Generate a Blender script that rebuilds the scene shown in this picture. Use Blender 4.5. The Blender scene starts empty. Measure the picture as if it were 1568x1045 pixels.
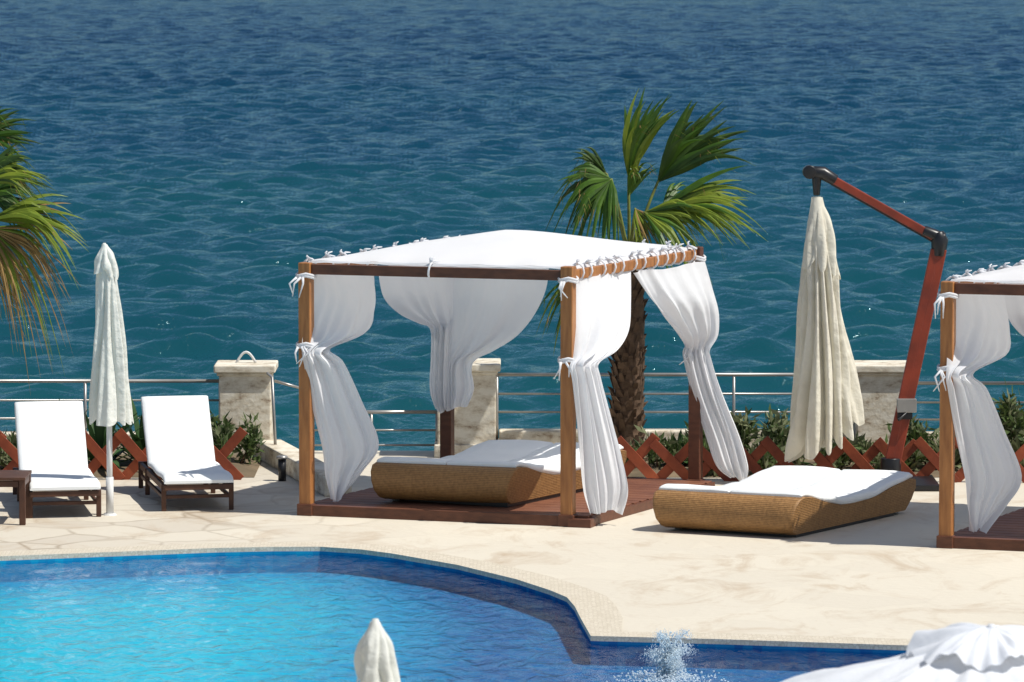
import bpy, math, random
import numpy as np
from mathutils import Vector, Matrix
random.seed(7); np.random.seed(7)
V=Vector
scene=bpy.context.scene
COL=scene.collection

# ------------------------------------------------------------ materials
def newmat(name):
    m=bpy.data.materials.new(name); m.use_nodes=True
    nt=m.node_tree; nt.nodes.clear()
    out=nt.nodes.new('ShaderNodeOutputMaterial')
    return m,nt,out
def N(nt,t,**kw):
    n=nt.nodes.new(t)
    for k,v in kw.items():
        if k in n.inputs.keys(): n.inputs[k].default_value=v
        else: setattr(n,k,v)
    return n
def rgba(c): return (c[0],c[1],c[2],1)
def mat(name,c1,c2=None,scale=5,rough=.7,bump=0,bscale=30,transl=0,stretch=(1,1,1),spec=.3,contrast=.25,dist=.01):
    m,nt,out=newmat(name); L=nt.links
    if c2 is None: c2=tuple(x*.75 for x in c1)
    tc=N(nt,'ShaderNodeTexCoord'); mp=N(nt,'ShaderNodeMapping'); mp.inputs['Scale'].default_value=stretch
    L.new(tc.outputs['Object'],mp.inputs[0])
    no=N(nt,'ShaderNodeTexNoise'); no.inputs['Scale'].default_value=scale; no.inputs['Detail'].default_value=5
    L.new(mp.outputs[0],no.inputs['Vector'])
    cr=N(nt,'ShaderNodeValToRGB'); cr.color_ramp.elements[0].position=.5-contrast; cr.color_ramp.elements[1].position=.5+contrast
    cr.color_ramp.elements[0].color=rgba(c2); cr.color_ramp.elements[1].color=rgba(c1)
    L.new(no.outputs['Fac'],cr.inputs[0])
    p=N(nt,'ShaderNodeBsdfPrincipled'); p.inputs['Roughness'].default_value=rough; p.inputs['Specular IOR Level'].default_value=spec
    L.new(cr.outputs[0],p.inputs['Base Color'])
    nrm=None
    if bump>0:
        nb=N(nt,'ShaderNodeTexNoise'); nb.inputs['Scale'].default_value=bscale; nb.inputs['Detail'].default_value=4
        L.new(mp.outputs[0],nb.inputs['Vector'])
        b=N(nt,'ShaderNodeBump'); b.inputs['Strength'].default_value=bump; b.inputs['Distance'].default_value=dist
        L.new(nb.outputs['Fac'],b.inputs['Height']); L.new(b.outputs[0],p.inputs['Normal']); nrm=b
    if transl>0:
        t=N(nt,'ShaderNodeBsdfTranslucent'); L.new(cr.outputs[0],t.inputs[0])
        if nrm: L.new(nrm.outputs[0],t.inputs['Normal'])
        mx=N(nt,'ShaderNodeMixShader'); mx.inputs[0].default_value=transl
        L.new(p.outputs[0],mx.inputs[1]); L.new(t.outputs[0],mx.inputs[2]); L.new(mx.outputs[0],out.inputs[0])
    else: L.new(p.outputs[0],out.inputs[0])
    return m
M_cloth=mat('white_cloth',(.90,.91,.93),(.86,.87,.90),2,.9,.25,7,transl=.40,spec=.05,dist=.04)
M_roof=mat('canopy_cloth',(.86,.87,.89),(.82,.83,.86),1.5,.9,.2,5,transl=.35,spec=.05,dist=.03)
M_fore=mat('parasol_cloth',(.80,.82,.86),(.74,.77,.82),3,.9,.3,7,transl=.2,spec=.05,dist=.03)
M_cream=mat('cream_canvas',(.86,.83,.72),(.74,.70,.59),6,.9,.5,10,transl=.25,spec=.05,dist=.04)
M_white_canvas=mat('white_canvas',(.84,.85,.80),(.76,.77,.72),4,.9,.5,12,transl=.25,spec=.05,dist=.04)
M_cush=mat('cushion_cloth',(.84,.86,.86),(.77,.79,.80),3,.9,.25,8,spec=.05,dist=.02)
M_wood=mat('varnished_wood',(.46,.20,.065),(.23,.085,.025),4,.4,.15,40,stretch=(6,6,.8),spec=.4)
M_wood_dark_shade=mat('dark_shaded_wood',(.15,.055,.028),(.08,.028,.015),5,.45,.15,40,stretch=(1,5,5),spec=.4)  # dark trim wood; on the front beam its darkness stands in for shade
M_deck=mat('deck_boards',(.24,.10,.055),(.13,.05,.03),4,.55,.2,30,spec=.25)
M_red=mat('red_wood',(.30,.045,.018),(.14,.022,.011),6,.35,.1,30,spec=.5)
M_lat=mat('stained_lattice',(.32,.075,.03),(.14,.03,.016),5,.6,.2,30)
M_lounge=mat('lounger_wood',(.11,.05,.03),(.055,.025,.017),8,.5,.1,30)
M_black=mat('black_metal',(.012,.012,.014),None,5,.35,spec=.5)
M_steel=mat('railing_steel',(.40,.39,.37),(.27,.26,.25),5,.35,spec=.6)
M_steel.node_tree.nodes['Principled BSDF'].inputs['Metallic'].default_value=.5
M_pole=mat('white_paint',(.75,.75,.74),None,5,.4)
M_soil=mat('soil',(.22,.16,.10),(.10,.08,.05),3,.95,.6,12)
M_leaf=mat('palm_leaf',(.10,.20,.018),(.030,.085,.010),5,.42,transl=.35,spec=.45)
M_leafd=mat('palm_leaf_dark',(.07,.13,.02),(.022,.055,.012),5,.5,transl=.25,spec=.35)
M_leafy=mat('palm_leaf_yellow',(.26,.32,.035),(.12,.19,.02),6,.45,transl=.35,spec=.35)
M_dead=mat('dead_palm_leaf',(.42,.27,.10),(.22,.13,.05),6,.8,transl=.25)
M_petiole=mat('palm_petiole',(.22,.26,.06),(.12,.13,.035),9,.6)
M_trunk=mat('palm_trunk',(.19,.12,.075),(.06,.036,.022),11,.9,.6,35)
M_shrub=mat('shrub_leaf',(.11,.16,.045),(.04,.07,.02),4,.6,transl=.25)
M_shrub2=mat('shrub_leaf_grey',(.25,.27,.14),(.12,.14,.07),4,.7,transl=.25)
M_blade=mat('yucca_leaf',(.07,.14,.045),(.03,.07,.025),5,.5,transl=.15)
M_spray=mat('spray_water',(.9,.95,.98),(.8,.9,.95),5,.3,transl=.5)

def stone(name,c1,c2,c3):
    m,nt,out=newmat(name); L=nt.links
    tc=N(nt,'ShaderNodeTexCoord')
    a=N(nt,'ShaderNodeTexNoise'); a.inputs['Scale'].default_value=4.5; a.inputs['Detail'].default_value=9; a.inputs['Roughness'].default_value=.72
    mp=N(nt,'ShaderNodeMapping'); mp.inputs['Scale'].default_value=(1,1,2.0)
    L.new(tc.outputs['Object'],mp.inputs[0]); L.new(mp.outputs[0],a.inputs['Vector'])
    cr=N(nt,'ShaderNodeValToRGB'); e=cr.color_ramp.elements
    e[0].position=.36; e[0].color=rgba(c3); e[1].position=.58; e[1].color=rgba(c1)
    k=e.new(.46); k.color=rgba(c2)
    L.new(a.outputs['Fac'],cr.inputs[0])
    p=N(nt,'ShaderNodeBsdfPrincipled'); p.inputs['Roughness'].default_value=.85
    L.new(cr.outputs[0],p.inputs['Base Color'])
    nb=N(nt,'ShaderNodeTexNoise'); nb.inputs['Scale'].default_value=30; nb.inputs['Detail'].default_value=6
    L.new(tc.outputs['Object'],nb.inputs['Vector'])
    b=N(nt,'ShaderNodeBump'); b.inputs['Strength'].default_value=.4; b.inputs['Distance'].default_value=.01
    L.new(nb.outputs['Fac'],b.inputs['Height']); L.new(b.outputs[0],p.inputs['Normal']); L.new(p.outputs[0],out.inputs[0])
    return m
M_stone=stone('travertine',(.74,.69,.58),(.60,.53,.41),(.30,.22,.15))

def paving():
    m,nt,out=newmat('stone_paving'); L=nt.links
    tc=N(nt,'ShaderNodeTexCoord')
    w=N(nt,'ShaderNodeTexNoise'); w.inputs['Scale'].default_value=1.2; w.inputs['Detail'].default_value=3
    L.new(tc.outputs['Object'],w.inputs['Vector'])
    add=N(nt,'ShaderNodeVectorMath',operation='MULTIPLY_ADD'); add.inputs[1].default_value=(.35,.35,.0)
    L.new(w.outputs['Color'],add.inputs[0]); L.new(tc.outputs['Object'],add.inputs[2])
    vo=N(nt,'ShaderNodeTexVoronoi',feature='DISTANCE_TO_EDGE'); vo.inputs['Scale'].default_value=1.5
    vc=N(nt,'ShaderNodeTexVoronoi',feature='F1'); vc.inputs['Scale'].default_value=1.5
    L.new(add.outputs[0],vo.inputs['Vector']); L.new(add.outputs[0],vc.inputs['Vector'])
    jr=N(nt,'ShaderNodeValToRGB'); jr.color_ramp.elements[0].position=.004; jr.color_ramp.elements[1].position=.045
    L.new(vo.outputs['Distance'],jr.inputs[0])
    sx=N(nt,'ShaderNodeSeparateXYZ'); L.new(tc.outputs['Object'],sx.inputs[0])
    mr=N(nt,'ShaderNodeMapRange'); mr.inputs['From Min'].default_value=-2.6; mr.inputs['From Max'].default_value=-.6
    mr.inputs['To Min'].default_value=.60; mr.inputs['To Max'].default_value=.05
    L.new(sx.outputs['X'],mr.inputs[0])
    inv=N(nt,'ShaderNodeMath',operation='SUBTRACT'); inv.inputs[0].default_value=1; L.new(jr.outputs[0],inv.inputs[1])
    wn=N(nt,'ShaderNodeTexNoise'); wn.inputs['Scale'].default_value=.9; L.new(tc.outputs['Object'],wn.inputs['Vector'])
    wr=N(nt,'ShaderNodeMapRange'); wr.inputs['From Min'].default_value=.4; wr.inputs['From Max'].default_value=.62; wr.inputs['To Min'].default_value=.25; L.new(wn.outputs['Fac'],wr.inputs[0])
    jf=N(nt,'ShaderNodeMath',operation='MULTIPLY'); L.new(inv.outputs[0],jf.inputs[0]); L.new(mr.outputs[0],jf.inputs[1])
    jf2=N(nt,'ShaderNodeMath',operation='MULTIPLY'); L.new(jf.outputs[0],jf2.inputs[0]); L.new(wr.outputs[0],jf2.inputs[1])
    sc=N(nt,'ShaderNodeSeparateColor'); L.new(vc.outputs['Color'],sc.inputs[0])
    # stones differ more in tone where the crazy paving is
    tr=N(nt,'ShaderNodeMapRange'); tr.inputs['From Min'].default_value=-2.6; tr.inputs['From Max'].default_value=-.6; tr.inputs['To Min'].default_value=1; tr.inputs['To Max'].default_value=.25; L.new(sx.outputs['X'],tr.inputs[0])
    tf=N(nt,'ShaderNodeMath',operation='MULTIPLY'); L.new(sc.outputs[0],tf.inputs[0]); L.new(tr.outputs[0],tf.inputs[1])
    c=N(nt,'ShaderNodeMix',data_type='RGBA'); c.inputs[6].default_value=(.65,.595,.49,1); c.inputs[7].default_value=(.54,.485,.40,1)
    L.new(tf.outputs[0],c.inputs[0])
    s=N(nt,'ShaderNodeTexNoise'); s.inputs['Scale'].default_value=1.7; s.inputs['Detail'].default_value=9; s.inputs['Roughness'].default_value=.7; s.inputs['Distortion'].default_value=1.2
    ms=N(nt,'ShaderNodeMapping'); ms.inputs['Scale'].default_value=(.8,.5,1); L.new(tc.outputs['Object'],ms.inputs[0]); L.new(ms.outputs[0],s.inputs['Vector'])
    sr=N(nt,'ShaderNodeValToRGB'); sr.color_ramp.elements[0].position=.50; sr.color_ramp.elements[1].position=.72
    L.new(s.outputs['Fac'],sr.inputs[0])
    sm=N(nt,'ShaderNodeMath',operation='MULTIPLY'); sm.inputs[1].default_value=.75; L.new(sr.outputs[0],sm.inputs[0])
    c2=N(nt,'ShaderNodeMix',data_type='RGBA'); c2.inputs[7].default_value=(.43,.32,.21,1)
    L.new(sm.outputs[0],c2.inputs[0]); L.new(c.outputs[2],c2.inputs[6])
    c3=N(nt,'ShaderNodeMix',data_type='RGBA'); c3.inputs[7].default_value=(.26,.19,.12,1)
    L.new(jf2.outputs[0],c3.inputs[0]); L.new(c2.outputs[2],c3.inputs[6])
    p=N(nt,'ShaderNodeBsdfPrincipled'); p.inputs['Roughness'].default_value=.65; p.inputs['Specular IOR Level'].default_value=.3
    L.new(c3.outputs[2],p.inputs['Base Color'])
    b=N(nt,'ShaderNodeBump'); b.inputs['Strength'].default_value=.4; b.inputs['Distance'].default_value=.01
    hn=N(nt,'ShaderNodeTexNoise'); hn.inputs['Scale'].default_value=12; L.new(tc.outputs['Object'],hn.inputs['Vector'])
    L.new(hn.outputs['Fac'],b.inputs['Height']); L.new(b.outputs[0],p.inputs['Normal']); L.new(p.outputs[0],out.inputs[0])
    return m
M_pave=paving()

def mosaic(name,ca,cb,grout,scale):
    m,nt,out=newmat(name); L=nt.links
    tc=N(nt,'ShaderNodeTexCoord')
    vc=N(nt,'ShaderNodeTexVoronoi',feature='F1'); vc.inputs['Scale'].default_value=scale; vc.inputs['Randomness'].default_value=.6
    vo=N(nt,'ShaderNodeTexVoronoi',feature='DISTANCE_TO_EDGE'); vo.inputs['Scale'].default_value=scale; vo.inputs['Randomness'].default_value=.6
    L.new(tc.outputs['Object'],vc.inputs[0]); L.new(tc.outputs['Object'],vo.inputs[0])
    sc=N(nt,'ShaderNodeSeparateColor'); L.new(vc.outputs['Color'],sc.inputs[0])
    c=N(nt,'ShaderNodeMix',data_type='RGBA'); c.inputs[6].default_value=rgba(ca); c.inputs[7].default_value=rgba(cb); L.new(sc.outputs[0],c.inputs[0])
    r=N(nt,'ShaderNodeValToRGB'); r.color_ramp.elements[0].position=.02; r.color_ramp.elements[1].position=.1; L.new(vo.outputs['Distance'],r.inputs[0])
    c2=N(nt,'ShaderNodeMix',data_type='RGBA'); c2.inputs[6].default_value=rgba(grout); L.new(r.outputs[0],c2.inputs[0]); L.new(c.outputs[2],c2.inputs[7])
    p=N(nt,'ShaderNodeBsdfPrincipled'); p.inputs['Roughness'].default_value=.7
    L.new(c2.outputs[2],p.inputs['Base Color']); L.new(p.outputs[0],out.inputs[0]); return m
M_coping=mosaic('pebble_coping',(.65,.59,.48),(.55,.49,.38),(.47,.40,.31),34)

def wicker():
    m,nt,out=newmat('woven_wicker'); L=nt.links
    tc=N(nt,'ShaderNodeTexCoord')
    w1=N(nt,'ShaderNodeTexWave',wave_type='BANDS',bands_direction='Z'); w1.inputs['Scale'].default_value=22; w1.inputs['Distortion'].default_value=.6
    w2=N(nt,'ShaderNodeTexNoise'); w2.inputs['Scale'].default_value=38; w2.inputs['Detail'].default_value=3
    w3=N(nt,'ShaderNodeTexNoise'); w3.inputs['Scale'].default_value=4
    for q in(w1,w2,w3): L.new(tc.outputs['Object'],q.inputs[0])
    mu=N(nt,'ShaderNodeMath',operation='MULTIPLY_ADD'); mu.inputs[1].default_value=.35; L.new(w1.outputs['Fac'],mu.inputs[0]); L.new(w2.outputs['Fac'],mu.inputs[2])
    mu2=N(nt,'ShaderNodeMath',operation='MULTIPLY_ADD'); mu2.inputs[1].default_value=.5; L.new(w3.outputs['Fac'],mu2.inputs[0]); L.new(mu.outputs[0],mu2.inputs[2])
    mr=N(nt,'ShaderNodeMapRange'); mr.inputs['From Min'].default_value=.6; mr.inputs['From Max'].default_value=1.3; L.new(mu2.outputs[0],mr.inputs[0])
    c=N(nt,'ShaderNodeMix',data_type='RGBA'); c.inputs[6].default_value=(.19,.095,.030,1); c.inputs[7].default_value=(.38,.20,.070,1); L.new(mr.outputs[0],c.inputs[0])
    p=N(nt,'ShaderNodeBsdfPrincipled'); p.inputs['Roughness'].default_value=.6; L.new(c.outputs[2],p.inputs['Base Color'])
    b=N(nt,'ShaderNodeBump'); b.inputs['Strength'].default_value=.5; b.inputs['Distance'].default_value=.006
    L.new(mr.outputs[0],b.inputs['Height']); L.new(b.outputs[0],p.inputs['Normal']); L.new(p.outputs[0],out.inputs[0]); return m
M_wicker=wicker()

# ------------------------------------------------------------ mesh builder
class MB:
    def __init__(s): s.v=[]; s.f=[]; s.m=[]; s.mats=[]; s.sm=[]
    def mi(s,m):
        if m not in s.mats: s.mats.append(m)
        return s.mats.index(m)
    def add(s,vs,fs,m,smooth=False):
        o=len(s.v); s.v+= [V(x) for x in vs]; k=s.mi(m)
        for f in fs: s.f.append(tuple(o+i for i in f)); s.m.append(k); s.sm.append(smooth)
    def obox(s,c,a,b,d,m):
        c=V(c);a=V(a);b=V(b);d=V(d)
        vs=[c+a*i+b*j+d*k for i in(-1,1) for j in(-1,1) for k in(-1,1)]
        fs=[(0,1,3,2),(4,6,7,5),(0,4,5,1),(2,3,7,6),(0,2,6,4),(1,5,7,3)]
        if a.cross(b).dot(d)<0: fs=[f[::-1] for f in fs]
        s.add(vs,fs,m)
    def box(s,c,sz,m,rot=0):
        cr,sr=math.cos(rot),math.sin(rot)
        s.obox(c,(cr*sz[0]/2,sr*sz[0]/2,0),(-sr*sz[1]/2,cr*sz[1]/2,0),(0,0,sz[2]/2),m)
    def beam(s,p,q,w,h,m,up=(0,0,1)):
        p=V(p);q=V(q);d=(q-p);n=d.normalized(); sd=n.cross(V(up))
        if sd.length<.01: sd=n.cross(V((0,1,0)))
        sd.normalize(); u=sd.cross(n).normalized()
        s.obox((p+q)/2,d/2,sd*w/2,u*h/2,m)
    def tube(s,pts,rad,m,n=10,cap=True,smooth=True):
        pts=[V(p) for p in pts]
        if not hasattr(rad,'__len__'): rad=[rad]*len(pts)
        vs=[];fs=[]; ref=None
        for i,p in enumerate(pts):
            t=(pts[min(i+1,len(pts)-1)]-pts[max(i-1,0)]).normalized()
            if ref is None: ref=V((0,1,0)) if abs(t.y)<.8 else V((1,0,0))
            a=t.cross(ref).normalized(); b=a.cross(t).normalized(); ref=b
            for k in range(n):
                th=2*math.pi*k/n; vs.append(p+(a*math.cos(th)+b*math.sin(th))*rad[i])
        for i in range(len(pts)-1):
            for k in range(n): fs.append((i*n+k,i*n+(k+1)%n,(i+1)*n+(k+1)%n,(i+1)*n+k))
        if cap: fs.append(tuple(range(n))[::-1]); fs.append(tuple((len(pts)-1)*n+k for k in range(n)))
        s.add(vs,fs,m,smooth)
    def grid(s,P,m,closed=False,smooth=True):
        R=len(P);C=len(P[0]); vs=[p for r in P for p in r]; fs=[]
        for i in range(R-1):
            for j in range(C if closed else C-1):
                j2=(j+1)%C; fs.append((i*C+j,i*C+j2,(i+1)*C+j2,(i+1)*C+j))
        s.add(vs,fs,m,smooth)
    def build(s,name,loc=(0,0,0),parent=None,bevel=0,seg=2):
        loc=V(loc)
        me=bpy.data.meshes.new(name)
        me.from_pydata([tuple(x-loc) for x in s.v],[],s.f)
        for m in s.mats: me.materials.append(m)
        me.polygons.foreach_set('material_index',s.m); me.polygons.foreach_set('use_smooth',s.sm); me.update()
        ob=bpy.data.objects.new(name,me); COL.objects.link(ob)
        if parent: ob.parent=parent; ob.location=loc-parent.location
        else: ob.location=loc
        if bevel>0:
            b=ob.modifiers.new('bevel','BEVEL'); b.width=bevel; b.segments=seg; b.limit_method='ANGLE'; b.angle_limit=math.radians(40)
        return ob
def empty(name,loc):
    e=bpy.data.objects.new(name,None); e.location=loc; e.empty_display_size=.3; COL.objects.link(e); return e
def lerp(a,b,t): return a+(b-a)*t
def sstep(a,b,x):
    t=min(1,max(0,(x-a)/(b-a))); return t*t*(3-2*t)
def catmull(rows,t):
    n=len(rows)-1; x=t*n; i=min(int(x),n-1); u=x-i
    p0=rows[max(i-1,0)];p1=rows[i];p2=rows[i+1];p3=rows[min(i+2,n)]
    return [0.5*((2*b)+(-a+c)*u+(2*a-5*b+4*c-d)*u*u+(-a+3*b-3*c+d)*u**3) for a,b,c,d in zip(p0,p1,p2,p3)]

# ------------------------------------------------------------ sea
def make_sea():
    ZS=-4.0
    rows=1500
    ys=np.concatenate([[20,35],60*np.exp(np.linspace(0,math.log(750/60),rows)),[1100,2000,6000,20000]])
    cols=330
    u=np.linspace(-1,1,cols)
    Y,U=np.meshgrid(ys,u,indexing='ij')
    X=U*(Y*.145+3)
    spac=np.gradient(ys)[:,None]
    Z=np.zeros_like(X)
    rng=np.random.RandomState(5)
    for i in range(110):
        lam=0.75*math.exp(rng.rand()*1.75)
        ang=rng.randn()*.50+.06
        kx=2*math.pi/lam*math.sin(ang); ky=2*math.pi/lam*math.cos(ang)
        amp=.0112*lam**.85*(.4+rng.rand())
        fade=np.clip(2.2-spac/lam*4.0,0,1)
        ph=rng.rand()*6.28
        # each train comes in groups, so the surface never repeats evenly
        grp=.6+.4*np.sin(.17*X*(rng.rand()-.5)*2+.09*Y*(rng.rand()+.3)+ph*5)
        Z+=amp*grp*np.sin(kx*X+ky*Y+ph+1.1*np.sin(.21*X*(.5+rng.rand())+.13*Y*(.5+rng.rand())+ph*3))*fade
    Z=Z+.5*Z*Z
    edge=np.ones_like(Z); edge[:3]=0; edge[-6:]=0
    Z=Z*edge+ZS
    Xl=X[:,:1]-9000; Xr=X[:,-1:]+9000
    X=np.hstack([Xl,X,Xr]); Y=np.hstack([Y[:,:1],Y,Y[:,-1:]]); Z=np.hstack([Z[:,:1]*0+ZS,Z,Z[:,:1]*0+ZS])
    R,C=X.shape
    co=np.stack([X,Y,Z],-1).reshape(-1,3).astype(np.float32)
    idx=np.arange(R*C).reshape(R,C)
    q=np.stack([idx[:-1,:-1],idx[:-1,1:],idx[1:,1:],idx[1:,:-1]],-1).reshape(-1,4)
    me=bpy.data.meshes.new('sea'); me.vertices.add(len(co)); me.vertices.foreach_set('co',co.ravel())
    me.loops.add(q.size); me.loops.foreach_set('vertex_index',q.ravel().astype(np.int32))
    me.polygons.add(len(q)); me.polygons.foreach_set('loop_start',np.arange(0,q.size,4,dtype=np.int32))
    me.polygons.foreach_set('loop_total',np.full(len(q),4,dtype=np.int32))
    me.update(calc_edges=True); me.polygons.foreach_set('use_smooth',np.ones(len(q),bool)); me.update()
    m,nt,out=newmat('sea_water'); L=nt.links
    tc=N(nt,'ShaderNodeTexCoord')
    sx=N(nt,'ShaderNodeSeparateXYZ'); L.new(tc.outputs['Object'],sx.inputs[0])
    mr=N(nt,'ShaderNodeMapRange'); mr.inputs['From Min'].default_value=75; mr.inputs['From Max'].default_value=330; L.new(sx.outputs['Y'],mr.inputs[0])
    no=N(nt,'ShaderNodeTexNoise'); no.inputs['Scale'].default_value=.035; no.inputs['Detail'].default_value=4; L.new(tc.outputs['Object'],no.inputs['Vector'])
    ad=N(nt,'ShaderNodeMath',operation='MULTIPLY_ADD'); ad.inputs[1].default_value=.7; L.new(no.outputs['Fac'],ad.inputs[0])
    sb=N(nt,'ShaderNodeMath',operation='SUBTRACT'); sb.inputs[1].default_value=.35; L.new(mr.outputs[0],sb.inputs[0]); L.new(sb.outputs[0],ad.inputs[2])
    c=N(nt,'ShaderNodeValToRGB'); e=c.color_ramp.elements
    e[0].color=(.007,.066,.082,1); e[1].color=(.002,.024,.062,1); k=e.new(.45); k.color=(.004,.044,.080,1)
    L.new(ad.outputs[0],c.inputs[0])
    mp=N(nt,'ShaderNodeMapping'); mp.inputs['Scale'].default_value=(.8,.8,1); L.new(tc.outputs['Object'],mp.inputs[0])
    b1=N(nt,'ShaderNodeTexNoise'); b1.inputs['Scale'].default_value=1.5; b1.inputs['Detail'].default_value=5; b1.inputs['Roughness'].default_value=.6; L.new(mp.outputs[0],b1.inputs['Vector'])
    bp=N(nt,'ShaderNodeBump'); bp.inputs['Strength'].default_value=1; bp.inputs['Distance'].default_value=.24; L.new(b1.outputs['Fac'],bp.inputs['Height'])
    up=N(nt,'ShaderNodeCombineXYZ'); up.inputs[2].default_value=1
    d=N(nt,'ShaderNodeBsdfDiffuse'); L.new(c.outputs[0],d.inputs[0]); L.new(up.outputs[0],d.inputs['Normal'])
    g=N(nt,'ShaderNodeBsdfGlossy'); g.inputs['Roughness'].default_value=.10; g.inputs[0].default_value=(.68,.93,1,1); L.new(bp.outputs[0],g.inputs['Normal'])
    fr=N(nt,'ShaderNodeFresnel'); fr.inputs['IOR'].default_value=1.33; L.new(bp.outputs[0],fr.inputs['Normal'])
    fm=N(nt,'ShaderNodeMath',operation='MULTIPLY'); fm.inputs[1].default_value=.95; L.new(fr.outputs[0],fm.inputs[0])
    mx=N(nt,'ShaderNodeMixShader'); L.new(fm.outputs[0],mx.inputs[0]); L.new(d.outputs[0],mx.inputs[1]); L.new(g.outputs[0],mx.inputs[2]); L.new(mx.outputs[0],out.inputs[0])
    me.materials.append(m)
    ob=bpy.data.objects.new('sea',me); COL.objects.link(ob)
make_sea()

# ------------------------------------------------------------ terrace + pool
edge=[(-14,35.6),(-9,36.6),(-4.0,37.76),(-2.35,38.26),(-1.9,38.33),(-1.523,38.34),(-1.2,38.18),(-.943,37.93),(-.423,37.26),(.03,36.45),(.28,35.85),(.403,35.47),(.455,35.0),(.49,34.4),(.548,33.54),(1.426,33.39),(2.60,33.12),(5,32.7),(9,32.0)]
pool=edge+[(9,22),(-14,22)]
def fill(name,outer,hole,z,m,skirt=None):
    import bmesh
    bm=bmesh.new(); es=[]
    for lp in ([outer]+([hole] if hole else [])):
        vs=[bm.verts.new((x,y,z)) for x,y in lp]
        for i in range(len(vs)): es.append(bm.edges.new((vs[i],vs[(i+1)%len(vs)])))
    bmesh.ops.triangle_fill(bm,use_beauty=True,use_dissolve=False,edges=es)
    for f in bm.faces:
        if f.normal.z<0: f.normal_flip()
    if skirt is not None:
        for lp in [outer]:
            n=len(lp)
            for i in range(n):
                a=lp[i]; b=lp[(i+1)%n]
                q=[bm.verts.new(p) for p in((a[0],a[1],z),(b[0],b[1],z),(b[0],b[1],skirt),(a[0],a[1],skirt))]
                bm.faces.new(q)
    me=bpy.data.meshes.new(name); bm.to_mesh(me); bm.free(); me.materials.append(m)
    ob=bpy.data.objects.new(name,me); COL.objects.link(ob); return ob
fill('terrace_ground',[(-60,-10),(60,-10),(60,45.35),(-60,45.35)],pool,0,M_pave,skirt=-6)
def offset(line,d):
    o=[]
    for i,(x,y) in enumerate(line):
        a=V(line[max(i-1,0)]);b=V(line[min(i+1,len(line)-1)]); t=(b-a).normalized(); o.append((x-t.y*d,y+t.x*d))
    return o
cp=MB()
o2=offset(edge,.30)
cp.grid([[(x,y,.006) for x,y in edge],[(x,y,.006) for x,y in o2]],M_coping,smooth=False)
cp.grid([[(x,y,-.03) for x,y in edge],[(x,y,.006) for x,y in edge]],M_coping,smooth=False)
cp.build('pool_coping')
def tilemat(name):
    m,nt,out=newmat(name); L=nt.links
    tc=N(nt,'ShaderNodeTexCoord')
    br=N(nt,'ShaderNodeTexVoronoi',feature='F1'); br.inputs['Scale'].default_value=16; br.inputs['Randomness'].default_value=.35
    L.new(tc.outputs['Object'],br.inputs[0]); sc=N(nt,'ShaderNodeSeparateColor'); L.new(br.outputs['Color'],sc.inputs[0])
    at=N(nt,'ShaderNodeAttribute'); at.attribute_name='deep_shade'
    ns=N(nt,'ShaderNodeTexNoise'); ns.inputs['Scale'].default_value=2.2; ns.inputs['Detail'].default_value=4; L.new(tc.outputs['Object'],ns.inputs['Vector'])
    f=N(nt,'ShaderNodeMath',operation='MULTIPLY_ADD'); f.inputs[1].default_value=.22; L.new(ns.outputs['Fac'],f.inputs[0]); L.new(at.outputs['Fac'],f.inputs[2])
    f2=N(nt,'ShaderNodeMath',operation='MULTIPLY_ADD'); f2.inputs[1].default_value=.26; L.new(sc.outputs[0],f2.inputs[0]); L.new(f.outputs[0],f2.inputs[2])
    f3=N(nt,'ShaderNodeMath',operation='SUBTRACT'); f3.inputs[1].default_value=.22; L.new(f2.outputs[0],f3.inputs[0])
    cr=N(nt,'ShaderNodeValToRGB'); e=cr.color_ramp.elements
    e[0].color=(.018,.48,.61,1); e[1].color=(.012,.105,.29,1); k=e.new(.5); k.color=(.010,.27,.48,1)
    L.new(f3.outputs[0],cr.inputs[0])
    p=N(nt,'ShaderNodeBsdfPrincipled'); p.inputs['Roughness'].default_value=.8; p.inputs['Specular IOR Level'].default_value=.05
    L.new(cr.outputs[0],p.inputs['Base Color']); L.new(p.outputs[0],out.inputs[0]); return m
M_tile=tilemat('pool_tile')
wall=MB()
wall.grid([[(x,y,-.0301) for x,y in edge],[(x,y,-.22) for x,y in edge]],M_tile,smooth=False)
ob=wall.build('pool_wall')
a=ob.data.attributes.new('deep_shade','FLOAT','POINT'); a.data.foreach_set('value',[.52+.38*sstep(-2,.5,v.co.x) for v in ob.data.vertices])  # wall colour darkens rightward to match the floor's painted shade
nx,ny=180,140
fl=MB(); P=[];dv=[]
def segd(px,py):
    b=9e9
    for i in range(len(edge)-1):
        x1,y1=edge[i];x2,y2=edge[i+1];dx,dy=x2-x1,y2-y1
        t=max(0,min(1,((px-x1)*dx+(py-y1)*dy)/(dx*dx+dy*dy))); b=min(b,math.hypot(px-x1-t*dx,py-y1-t*dy))
    return b
for j in range(ny):
    r=[]
    for i in range(nx):
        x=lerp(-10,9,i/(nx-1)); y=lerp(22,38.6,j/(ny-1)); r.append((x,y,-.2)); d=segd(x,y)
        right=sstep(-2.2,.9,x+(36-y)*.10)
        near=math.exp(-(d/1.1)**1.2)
        dv.append(min(.95,.54*near+.74*right+.1*near*right))  # flat floor; colour darkened near edge and rightward for deeper water and shadow
    P.append(r)
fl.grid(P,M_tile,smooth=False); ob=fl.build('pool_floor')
a=ob.data.attributes.new('deep_shade','FLOAT','POINT'); a.data.foreach_set('value',dv)
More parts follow.
